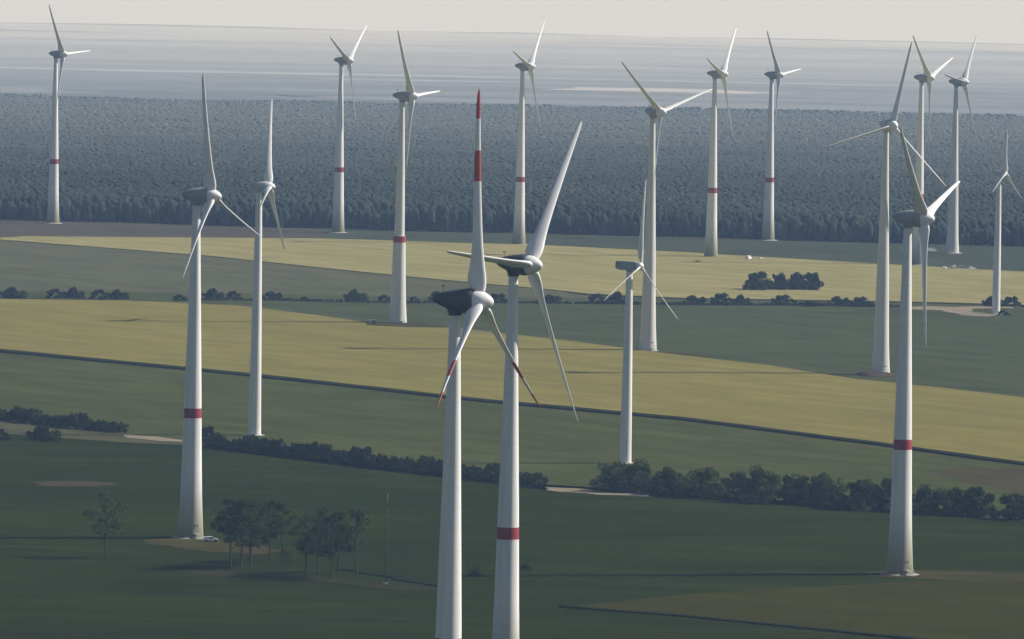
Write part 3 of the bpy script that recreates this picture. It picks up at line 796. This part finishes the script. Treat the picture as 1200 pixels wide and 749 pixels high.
def turbine(base, hubz, yaw, phase, Rb, tw, nac, bl, door, label):
    kh = hubz / (64.8 if tw == 'small' else 84.6 if tw == 's2' else 98.2)
    root = empty('wind_turbine', (base[0], base[1], 0.0))
    tag(root, label, 'wind turbine', GROUP)
    t = link('tower', TW[tw], root); t.scale = (1, 1, kh)
    link('foundation', PLINTH_S if tw in ('small', 's2') else PLINTH, root)
    rz = R(yaw - 90)
    base_m = Matrix.Translation((0, 0, hubz)) @ Matrix.Rotation(rz, 4, 'Z')
    oh = {'egg': 5.0, 'eggshade': 5.0, 'egglight': 5.0, 'box': 4.2, 'smallbox': 3.2}[nac]
    ns = {'egg': 1.0, 'eggshade': 1.0, 'egglight': 1.0, 'box': 1.0, 'smallbox': 1.0}[nac]
    if tw == 's2': ns = 0.74
    n = link('nacelle', NAC[nac], root); n.matrix_local = base_m @ Matrix.Scale(ns, 4)
    if nac.startswith('egg'):
        w = link('wind_vane', VANE, n)
    h = link('rotor_hub', HUB['egg' if nac.startswith('egg') else nac], root); h.matrix_local = base_m @ Matrix.Scale(ns, 4)
    for k in range(3):
        a = R(phase + 120 * k)
        # up = cos, side = sin ; local +Y of the yawed frame is the horizontal in the rotor plane
        b = link('blade', BL[bl], root)
        b.matrix_local = base_m @ Matrix.Translation((oh * ns, 0, 0)) @ Matrix.Rotation(-TILT, 4, 'Y') @ Matrix.Rotation(-a, 4, 'X') @ Matrix.Scale(Rb / 35.0, 4, (0, 0, 1)) @ \
            Matrix.Diagonal((1.0 if nac == 'smallbox' else max(0.75, Rb / 35.0),) * 2 + (1, 1))
    if door:
        r0 = TW[tw].vertices[0].co.xy.length
        ang = R(-62)                                          # the door looks towards the camera and a little right
        dirv = Vector((math.cos(ang), math.sin(ang), 0))
        rr = 3.42
        d = link('door', DOOR, root); d.location = dirv * rr + Vector((0, 0, 1.7)); d.rotation_euler = (0, 0, ang + math.pi / 2)
        s = link('entrance_stairs', STAIR, root); s.location = dirv * (rr + 0.05); s.rotation_euler = (0, 0, ang + math.pi / 2)
    return root
for a in TURB: turbine(*a)

# ------------------------------------------------------------------ trees and shrubs
def leaf_cloud(rng, centres, radii, n_per, size, flat=0.8):
    """leaf-sized quads spread round cluster centres"""
    C = np.repeat(np.asarray(centres, float), n_per, 0); Rr = np.repeat(np.asarray(radii, float), n_per)
    N = len(C)
    d = rng.normal(size=(N, 3)); d /= np.linalg.norm(d, axis=1)[:, None]
    rad = Rr * rng.uniform(0.25, 1.0, N) ** 0.55
    P = C + d * rad[:, None] * [1, 1, flat]
    a = d + rng.normal(0, 0.75, (N, 3)); a /= np.linalg.norm(a, axis=1)[:, None]      # leaf normal, roughly outwards
    t = np.cross(a, rng.normal(size=(N, 3))); t /= np.linalg.norm(t, axis=1)[:, None]
    b = np.cross(a, t)
    s = size * rng.uniform(0.6, 1.35, N)[:, None]
    w = 0.75
    V = np.stack([P - t * s - b * s * w * 0.4, P + t * s * 0.3 - b * s * w, P + t * s + b * s * w * 0.3, P - t * s * 0.2 + b * s * w], 1).reshape(-1, 3)
    F = np.arange(N * 4).reshape(N, 4)
    return V, F

M_PINE = leaf_mat('pine_needles', (0.022, 0.034, 0.008), (0.110, 0.130, 0.034), 0.2)
M_BUSH = leaf_mat('hedge_leaves', (0.018, 0.032, 0.008), (0.090, 0.116, 0.028), 0.25, 0.2)
M_BUSHD = leaf_mat('dark_bush_leaves', (0.020, 0.032, 0.014), (0.048, 0.062, 0.024), 0.2, 0.2)

def pine_meshes(h, seed, spread=5.0, crown_from=0.42, nclus=26, lean=0.0):
    rng = np.random.default_rng(seed); rr = random.Random(seed)
    bm = bmesh.new()
    bend = [(0, 0, 0)] + [(lean * t + rr.uniform(-0.25, 0.25), rr.uniform(-0.25, 0.25), h * t) for t in (0.25, 0.5, 0.75, 0.93)]
    bm_tube(bm, bend, [0.30, 0.25, 0.20, 0.13, 0.05], 8)
    cen, rad = [], []
    for k in range(nclus):
        t = rr.uniform(crown_from, 0.98)
        prof = math.sin(math.pi * min(1.0, (t - crown_from) / (1 - crown_from) * 0.80 + 0.20)) ** 0.7
        d = spread * prof * math.sqrt(rr.uniform(0.03, 1.0)); a = rr.uniform(0, 2 * math.pi)
        z = h * t
        c = (lean * t + d * math.cos(a), d * math.sin(a), z)
        cen.append(c); rad.append(rr.uniform(0.8, 1.55) * (0.8 + 0.4 * prof))
        zb = z - d * 0.55 - 0.4
        bm_tube(bm, [(lean * max(zb, 0) / h, 0, max(zb, h * 0.3)), ((c[0]) * 0.55, c[1] * 0.55, z - 0.5 * d * 0.35), c], [0.09, 0.06, 0.025], 5)
    V, F = leaf_cloud(rng, cen, rad, 62, 0.25, 0.65)
    return mesh_of(bm, 'trunk', M_BARK), mesh_np('crown', V, F, [M_PINE])

PINES = [pine_meshes(19.5, 31, 7.2, 0.36, 46), pine_meshes(17.5, 32, 5.4, 0.38, 36), pine_meshes(16.0, 33, 4.8, 0.40, 30), pine_meshes(13.5, 34, 5.2, 0.28, 36), pine_meshes(18.0, 35, 4.6, 0.45, 28, 0.8)]
def pine(px, py, var, s, rz, label, group='pines in the foreground group'):
    p = at(px, py)
    r = empty('pine_tree', (p.x, p.y, 0.1), rz, s)
    tag(r, label, 'tree', group)
    link('trunk', PINES[var][0], r); link('crown', PINES[var][1], r)

pine(124, 655, 0, 0.92, 0.4, 'lone pine standing apart in the dark field, left of the pine group', 'foreground pines')
for a in [
    (270, 668, 1, 1.08, 1.1, 'tall broad pine at the left end of the pine group, nearest the front left turbine'),
    (282, 667, 1, 1.05, 2.3, 'pine second from the turbine end of the pine group'),
    (293, 664, 3, 1.30, 0.2, 'wide leafy pine third from the turbine end of the pine group'),
    (316, 660, 1, 0.98, 4.0, 'pine with thin crown just left of the gap in the pine group'),
    (331, 659, 4, 0.90, 3.6, 'thin airy pine above the small young pine, closing the gap in the pine group'),
    (337, 666, 3, 0.40, 2.0, 'small young pine in the gap of the pine group'),
    (358, 677, 2, 1.05, 3.1, 'pine just right of the gap in the pine group'),
    (373, 674, 1, 1.02, 5.2, 'dense dark pine in the middle of the right half of the pine group'),
    (388, 680, 0, 0.90, 2.7, 'tall pine standing nearest the camera in the pine group'),
    (397, 672, 2, 1.00, 0.9, 'narrow pine half hidden behind the nearest pine of the group'),
    (418, 677, 4, 1.02, 1.9, 'slim pine at the right end of the group next to the thin mast'),
]: pine(*a, group='foreground pines')

def shrub_mesh(seed, h, w, n, leaf, nper=90, m=None, name='shrub', skirt=0.15):
    rng = np.random.default_rng(seed)
    cen, rad = [], []
    for k in range(n):
        a = rng.uniform(0, 2 * math.pi); q = math.sqrt(rng.uniform(0, 1)); z = rng.uniform(skirt, 0.86) ** 1.15
        lim = math.sqrt(max(0.03, 1 - (max(0.0, z - 0.22) / 0.72) ** 2)) * (0.85 + 0.3 * rng.uniform())
        cen.append((0.5 * w * q * lim * math.cos(a), 0.5 * w * q * lim * math.sin(a), h * z)); rad.append(rng.uniform(0.10, 0.2) * (h + w) * 0.5)
    V, F = leaf_cloud(rng, cen, rad, nper, leaf, 0.9)
    V[:, 2] = np.maximum(V[:, 2], 0.02)
    return mesh_np(name, V, F, [m or M_BUSH])

ROWT = [shrub_mesh(50 + i, 10.5, (13, 11, 14, 12, 10)[i], (44, 38, 46, 40, 34)[i], 0.33, 110, M_BUSH, 'crown', 0.06) for i in range(5)]
def trunk_mesh():
    bm = bmesh.new()
    bm_tube(bm, [(0, 0, 0), (0.1, 0, 2.2), (0.1, 0.1, 4.5), (0, 0, 7.5)], [0.32, 0.26, 0.2, 0.06], 8)
    for k in range(5):
        a = k * 1.3
        bm_tube(bm, [(0.1, 0, 1.6 + 0.5 * k), (1.4 * math.cos(a), 1.4 * math.sin(a), 3.2 + 0.6 * k), (3.0 * math.cos(a), 3.0 * math.sin(a), 4.6 + 0.7 * k)], [0.14, 0.1, 0.03], 6)
    return mesh_of(bm, 'trunk', M_BARK)
RTRUNK = trunk_mesh()
def row_tree(px, py, var, s, sz, rz, label):
    p = at(px, py)
    r = empty('broadleaf_tree', (p.x, p.y, 0.1), rz); r.scale = (s * 1.16, s * 1.1, sz * 1.08)
    tag(r, label, 'tree', 'trees of the row before the front right turbine')
    link('trunk', RTRUNK, r); link('crown', ROWT[var], r)
for a in [
    (722, 577, 0, 0.95, 0.90, 0.0, 'round tree at the left end of the tree row, at the pale track gap'),
    (752, 578, 1, 1.00, 0.95, 1.0, 'tree hiding the foot of the short box nacelle turbine'),
    (783, 581, 2, 0.88, 0.80, 2.0, 'lower tree just right of the one hiding the short turbine foot'),
    (822, 584, 3, 1.02, 0.90, 3.0, 'broad tree fourth from the left in the tree row'),
    (858, 586, 4, 0.90, 0.82, 4.0, 'smaller tree between the broad tree and the tallest tree of the row'),
    (890, 590, 1, 1.10, 1.02, 5.0, 'tallest tree in the row, with a pointed top'),
    (932, 590, 2, 0.85, 0.80, 0.6, 'tree right of the tallest tree in the row'),
    (962, 592, 0, 0.95, 0.90, 1.6, 'rounded tree midway between the tallest tree and the front right turbine'),
    (1004, 598, 3, 1.08, 0.88, 2.6, 'wide tree second to the left of the front right turbine'),
    (1034, 598, 4, 1.00, 0.95, 3.6, 'tree touching the left side of the front right turbine tower'),
    (1084, 603, 1, 1.00, 0.78, 4.6, 'low tree just right of the front right turbine tower'),
    (1120, 604, 0, 0.95, 0.78, 5.6, 'low dark tree third from the right edge in the tree row'),
    (1150, 606, 4, 0.95, 0.85, 0.3, 'tree with a small peak, second from the right edge in the tree row'),
    (1188, 609, 2, 0.98, 0.70, 1.3, 'spreading low tree at the right edge end of the tree row'),
    (1232, 612, 3, 1.0, 0.80, 2.3, 'tree of the row continuing beyond the right edge'),
]:
    if a[0] < 1215: row_tree(*a)

# hedges: one long dense thing each
def hedge(pix, h, w, leaf, dens, seed, label):
    rng = np.random.default_rng(seed)
    pts = [at(*p) for p in pix]
    o0 = pts[0].copy()
    cen, rad = [], []
    for a, b in zip(pts[:-1], pts[1:]):
        L = (b - a).length
        for k in range(int(L * dens)):
            t = rng.uniform(0, 1)
            p = a.lerp(b, t) - o0
            s = p.length * 0.11
            hh = h * (0.78 + 0.22 * math.sin(s * 1.9 + seed) + 0.16 * math.sin(s * 4.3 + 2 * seed))
            z = rng.uniform(0.1, 0.85) * hh
            cen.append((p.x + rng.uniform(-0.5, 0.5) * w, p.y + rng.uniform(-0.5, 0.5) * w, z)); rad.append(rng.uniform(0.5, 1.05) * (0.55 + 0.5 * hh / h))
    V, F = leaf_cloud(rng, cen, rad, 44, leaf, 0.9)
    V[:, 2] = np.maximum(V[:, 2], 0.02)
    o = link('hedge', mesh_np('hedge', V, F, [M_BUSHD]), loc=(o0.x, o0.y, 0.1))
    tag(o, label, 'hedge', 'hedges along the field boundary')
hedge([(-40, 489), (0, 492), (60, 500), (141, 508)], 5.6, 5.0, 0.28, 8.5, 1, 'short dark hedge at the left edge, ending at the sandy track')
hedge([(238, 524), (320, 532), (396, 541), (455, 549.5)], 5.6, 5.2, 0.28, 8.0, 2, 'long dark hedge running right from the front left turbine tower')
hedge([(464, 550), (540, 560), (600, 567), (636, 571)], 5.8, 5.2, 0.28, 8.0, 3, 'dark hedge passing behind the red tipped turbine tower, ending at the pale track gap')

hedge([(205, 353), (320, 353), (450, 356), (560, 356), (690, 357)], 1.3, 2.4, 0.34, 2.0, 4, 'thin low scrub line joining the far row of bushes left of the box nacelle turbine')
hedge([(690, 357), (800, 358.5), (920, 359), (1060, 361)], 1.7, 2.6, 0.34, 3.0, 5, 'low dark scrub line joining the far row of bushes below the tree clump')

# separate dark bushes
FARB = [shrub_mesh(80 + i, 5.0, (9, 12, 7, 10)[i], (24, 30, 20, 26)[i], 0.40, 70, M_BUSHD, 'bush', 0.04) for i in range(4)]
def bush(px, py, var, sx, sz, label, name='bush', group='dark bushes along the far field boundary', cat='bush'):
    p = at(px, py)
    o = link(name, FARB[var], loc=(p.x, p.y, 0.1)); o.scale = (sx * 1.22, sx, sz * 1.08); o.rotation_euler = (0, 0, 0.25 * math.sin(px * 0.7))
    tag(o, label, cat, group)
bush(50, 517, 0, 1.02, 1.0, 'lone round bush just below the short hedge at the left edge', group=None)
bush(2, 517, 2, 0.6, 0.75, 'small bush cut by the left edge below the short hedge', group=None)
bush(246, 523, 2, 0.9, 1.25, 'taller bush at the start of the hedge right of the front left turbine tower', group=None)
bush(616, 669, 2, 0.35, 0.3, 'tiny dark bush in the field right of the white bladed banded turbine tower', group=None)
for a in [
    (14, 350, 0, 1.15, 0.95, 'dark bush of the far row at the left edge'),
    (66, 350, 2, 1.0, 0.85, 'left half of the second dark clump from the left edge in the far row'),
    (86, 350, 0, 0.85, 0.95, 'right half of the second dark clump from the left edge in the far row'),
    (118, 351, 2, 1.05, 0.85, 'left half of the third dark clump from the left edge in the far row'),
    (138, 351, 0, 0.85, 0.85, 'right half of the third dark clump from the left edge in the far row'),
    (211, 353, 2, 0.75, 0.55, 'low bush touching the left side of the front left turbine tower'),
    (249, 352, 0, 0.95, 1.0, 'dark bush of the far row between the front left tower and the slim unbanded tower'),
    (274, 352, 2, 0.80, 0.80, 'smaller bush just left of the slim unbanded tower'),
    (321, 352, 3, 0.80, 0.75, 'low bush right of the slim unbanded tower'),
    (357, 354, 2, 0.55, 0.45, 'tiny low bush midway between the slim tower and the stepped tower'),
    (416, 353, 0, 0.98, 1.0, 'round bush of the far row left of the stepped tower'),
    (451, 355, 2, 0.75, 0.7, 'small bush touching the left side of the stepped tower'),
    (486, 355, 2, 0.55, 0.55, 'small bush touching the right side of the stepped tower'),
    (516, 354, 3, 0.85, 0.9, 'bush of the far row behind the shaded nacelle of the red tipped turbine'),
    (582, 356, 1, 0.75, 0.85, 'bush of the far row between the two nearest turbine towers'),
    (648, 355, 3, 0.75, 0.7, 'low bush of the far row right of the white bladed banded turbine'),
    (701, 357, 2, 1.05, 0.95, 'dark bush left of the box nacelle turbine tower, the left one of a pair'),
    (724, 356, 0, 0.85, 1.05, 'dark bush touching the box nacelle turbine tower, the right one of a pair'),
    (816, 358, 3, 0.90, 0.85, 'low wide bush below the left end of the tree clump'),
    (845, 357, 1, 0.80, 0.95, 'widest dark bush of the far row, left below the tree clump'),
    (868, 357, 0, 0.75, 0.85, 'dark bush directly below the left tree of the clump'),
    (917, 357, 1, 0.85, 0.80, 'dark bush directly below the right tree of the clump'),
    (953, 360, 3, 0.80, 0.50, 'flat low bush right of the bush below the tree clump'),
    (985, 359, 3, 0.85, 0.85, 'dark bush left of the pair beside the earth mound turbine tower'),
    (1008, 360, 1, 0.80, 0.85, 'dark bush just left of the earth mound turbine tower'),
    (1162, 360, 0, 0.85, 0.95, 'dark bush behind the foot of the smallest turbine'),
    (1184, 360, 1, 0.70, 0.90, 'dark bush right of the smallest turbine, at the right edge'),
    (1176, 370, 2, 0.60, 0.45, 'little dark shrub right of the foot of the smallest turbine'),
]: bush(*a)
CL = [shrub_mesh(95 + i, 10.5, 14, 46, 0.5, 90, M_BUSHD, 'crown', 0.06) for i in range(3)]
for i, (px, py, sx, sz, lab) in enumerate([
    (887, 341, 0.92, 0.95, 'left, roundest tree of the small clump in the pale grain field'),
    (913, 341, 0.62, 0.88, 'narrow middle tree of the small clump in the pale grain field'),
    (933, 341, 0.62, 0.86, 'right of middle tree of the small clump in the pale grain field'),
    (949, 341, 0.80, 0.92, 'right end tree of the small clump in the pale grain field')]):
    p = at(px, py)
    r = empty('broadleaf_tree', (p.x, p.y, 0.1), i * 1.7); r.scale = (sx, sx, sz)
    tag(r, lab, 'tree', 'small clump of dark trees')
    link('trunk', RTRUNK, r); link('crown', CL[i % 3], r)

# ------------------------------------------------------------------ earth mound, kiosk, mast, vehicles
def mound():
    rng = np.random.default_rng(7)
    c = at(1028, 441)
    bm = bmesh.new(); N = 40
    rings = []
    for j, (q, z) in enumerate([(1.0, 0.0), (0.86, 0.55), (0.7, 1.05), (0.5, 1.35), (0.25, 1.5)]):
        ring = []
        for k in range(N):
            a = 2 * math.pi * k / N
            w = 1 + 0.12 * math.sin(3 * a + 1) + rng.uniform(-0.05, 0.05)
            ring.append(bm.verts.new((8.8 * q * w * math.cos(a) - (1.8 * (1 - q)), 9.0 * q * w * math.sin(a), z + rng.uniform(-0.09, 0.09) * (z > 0) + 0.0)))
        rings.append(ring)
    for a, b in zip(rings[:-1], rings[1:]):
        for k in range(N): bm.faces.new((a[k], a[(k + 1) % N], b[(k + 1) % N], b[k]))
    bm.faces.new(rings[-1])
    m = field_mat('dug_earth', (0.075, 0.062, 0.05), (0.13, 0.085, 0.07), 0.3, 0.3, 0.9, big=0.12)
    o = from_bm('earth_mound', bm, m, loc=(c.x - 0.6, c.y - 1.0, 0.3), smooth=True)
    tag(o, 'low dark brown mound of dug earth around the foot of the turbine facing the camera', 'earth mound')
mound()

def kiosk():
    p = at(437, 382)
    r = empty('transformer_kiosk', (p.x, p.y, 0.6), R(15))
    tag(r, 'small pale transformer kiosk left of the stepped turbine tower foot', 'kiosk')
    bm = bmesh.new(); bm_box(bm, Vector((0, 0, 0.95)), (2.3, 1.8, 1.9), bevel=0.04); from_bm('housing', bm, M_NAC, r)
    bm = bmesh.new(); bm_box(bm, Vector((0, 0, 2.02)), (2.55, 2.05, 0.18), bevel=0.03); from_bm('roof', bm, M_FOOT, r)
    for sx in (-1, 1):
        bm = bmesh.new(); bm_box(bm, Vector((sx * 0.5, -0.92, 0.9)), (0.9, 0.04, 1.6)); from_bm('door', bm, M_DOOR, r)
kiosk()

def mast():
    p = at(452, 686)
    r = empty('mast', (p.x, p.y, 0.1))
    tag(r, 'thin grey green mast standing right of the pine group', 'mast')
    m = mat('weathered_pole', (0.07, 0.08, 0.05), 0.8, 0.1, 0.25, 1.0)
    bm = bmesh.new(); bm_tube(bm, [(0, 0, 0), (0.02, 0, 8), (0, 0.02, 16), (0, 0, 20.5)], [0.24, 0.2, 0.16, 0.13], 8); from_bm('pole', bm, m, r, smooth=True)
    m2 = mat('pole_tip_paint', (0.15, 0.16, 0.13), 0.6, 0.2, 0.1, 1.0)
    bm = bmesh.new(); bm_tube(bm, [(0, 0, 20.5), (0, 0, 24.0)], [0.20, 0.14], 8); from_bm('antenna', bm, m2, r, smooth=True)
    bm = bmesh.new(); bm_box(bm, Vector((0, 0, 0.3)), (1.3, 1.3, 0.6), bevel=0.08); from_bm('footing', bm, M_FOOT, r)
mast()

M_CAR = mat('white_car_paint', (0.80, 0.80, 0.80), 0.3, 0.5, 0.03, 0.5)
M_CARG = mat('silver_car_paint', (0.68, 0.69, 0.72), 0.3, 0.5, 0.05, 0.5)
M_CARR = mat('red_brown_paint', (0.30, 0.16, 0.15), 0.4, 0.5, 0.05, 0.5)
M_GLASS = mat('dark_glass', (0.02, 0.024, 0.03), 0.08, 0.6, 0.1, 1.0)
M_TYRE = mat('tyre_rubber', (0.02, 0.02, 0.02), 0.8, 0.2, 0.1, 2.0)
def profile_body(pr, W, m, top_in=0.12, zt=1.0):
    bm = bmesh.new(); n = len(pr)
    a = [bm.verts.new((x, -(W / 2 - (top_in if z > zt else 0)), z)) for x, z in pr]
    b = [bm.verts.new((x, (W / 2 - (top_in if z > zt else 0)), z)) for x, z in pr]
    bm.faces.new(a); bm.faces.new(b[::-1])
    for i in range(n): bm.faces.new((a[i], b[i], b[(i + 1) % n], a[(i + 1) % n]))
    bmesh.ops.recalc_face_normals(bm, faces=bm.faces[:])
    bmesh.ops.bevel(bm, geom=bm.edges[:], offset=0.05, segments=2, affect='EDGES')
    return mesh_of(bm, 'body', m, True, 35)
CARP = [(-2.1, 0.32), (-2.12, 0.85), (-1.9, 1.0), (-1.6, 1.42), (-0.2, 1.48), (0.35, 1.42), (1.0, 0.98), (2.0, 0.80), (2.12, 0.55), (2.1, 0.32)]
VANP = [(-2.6, 0.35), (-2.62, 1.9), (-2.5, 2.15), (1.0, 2.2), (1.4, 2.1), (2.0, 1.25), (2.5, 1.05), (2.6, 0.7), (2.58, 0.35)]
def wheel_mesh(r):
    bm = bmesh.new(); lathe(bm, [(-0.1, r * 0.7), (-0.11, r * 0.95), (-0.06, r), (0.06, r), (0.11, r * 0.95), (0.1, r * 0.7)], 18, 'X')
    for v in bm.verts: v.co = Vector((v.co.y, v.co.x, v.co.z))
    return mesh_of(bm, 'wheel', M_TYRE, True, 40)
def glass_mesh(van):
    bm = bmesh.new()
    for s in (-1, 1):
        if van:
            q = [(0.35, 1.25), (1.62, 1.25), (1.25, 1.95), (0.35, 1.98)]; y = 0.90
        else:
            q = [(-1.55, 0.98), (0.75, 0.98), (0.25, 1.36), (-1.35, 1.36)]; y = 0.82
        a = [bm.verts.new((x, s * (y + (0.035 if z < 1.1 else -0.02 if not van else 0.02)), z)) for x, z in q]
        b = [bm.verts.new((v.co.x, v.co.y - s * 0.06, v.co.z)) for v in a]
        bm.faces.new(a); bm.faces.new(b[::-1])
        for i in range(4): bm.faces.new((a[i], b[i], b[(i + 1) % 4], a[(i + 1) % 4]))
    q = [(1.47, 1.98), (1.98, 1.30)] if van else [(0.42, 1.38), (0.98, 1.02)]
    w = 0.72 if van else 0.62
    dn = Vector((0.045, 0, 0.035))
    v = [Vector((q[0][0], -w, q[0][1])) + dn, Vector((q[0][0], w, q[0][1])) + dn, Vector((q[1][0], w, q[1][1])) + dn, Vector((q[1][0], -w, q[1][1])) + dn]
    a = [bm.verts.new(p) for p in v]; b = [bm.verts.new(p - dn * 1.6) for p in v]
    bm.faces.new(a); bm.faces.new(b[::-1])
    for i in range(4): bm.faces.new((a[i], b[i], b[(i + 1) % 4], a[(i + 1) % 4]))
    return mesh_of(bm, 'window', M_GLASS, False)
WH, GC, GV = wheel_mesh(0.33), glass_mesh(False), glass_mesh(True)
BODY = {}
def vehicle(px, py, rz, van, m, label, group=None, name='parked_car'):
    p = at(px, py)
    r = empty(name, (p.x, p.y, 0.28), rz)
    tag(r, label, 'van' if van else 'car', group)
    key = (van, m.name)
    if key not in BODY: BODY[key] = profile_body(VANP if van else CARP, 1.95 if van else 1.78, m, 0.14, 1.1 if not van else 1.3)
    link('body', BODY[key], r); link('window', GV if van else GC, r)
    for sx in ((-1.6, 1.6) if van else (-1.3, 1.3)):
        for sy in (-1, 1): link('wheel', WH, r, (sx, sy * (0.90 if van else 0.82), 0.33))
vehicle(247, 636, R(8), False, M_CAR, 'white car parked right of the front left turbine foot')
G2 = 'white vehicles parked beside the far pasture'
vehicle(877, 305, R(70), True, M_CAR, 'white van at the far grain edge above the tree clump, the left one of two', G2, 'parked_van')
vehicle(892, 305.5, R(95), False, M_CAR, 'white car at the far grain edge above the tree clump, the right one of two', G2)
vehicle(1092, 296, R(20), True, M_CAR, 'white van standing alone between two distant turbine feet', G2, 'parked_van')
vehicle(1107, 316, R(80), False, M_CAR, 'white car at the left end of the parked vehicle row near the smallest turbine', G2)
vehicle(1117.5, 316.5, R(100), True, M_CAR, 'white van second from the left in the parked vehicle row', G2, 'parked_van')
vehicle(1128, 315, R(10), False, M_CARG, 'silver car third from the left in the parked vehicle row', G2)
vehicle(1139, 316.5, R(30), False, M_CARG, 'silver car at the right end of the parked vehicle row', G2)
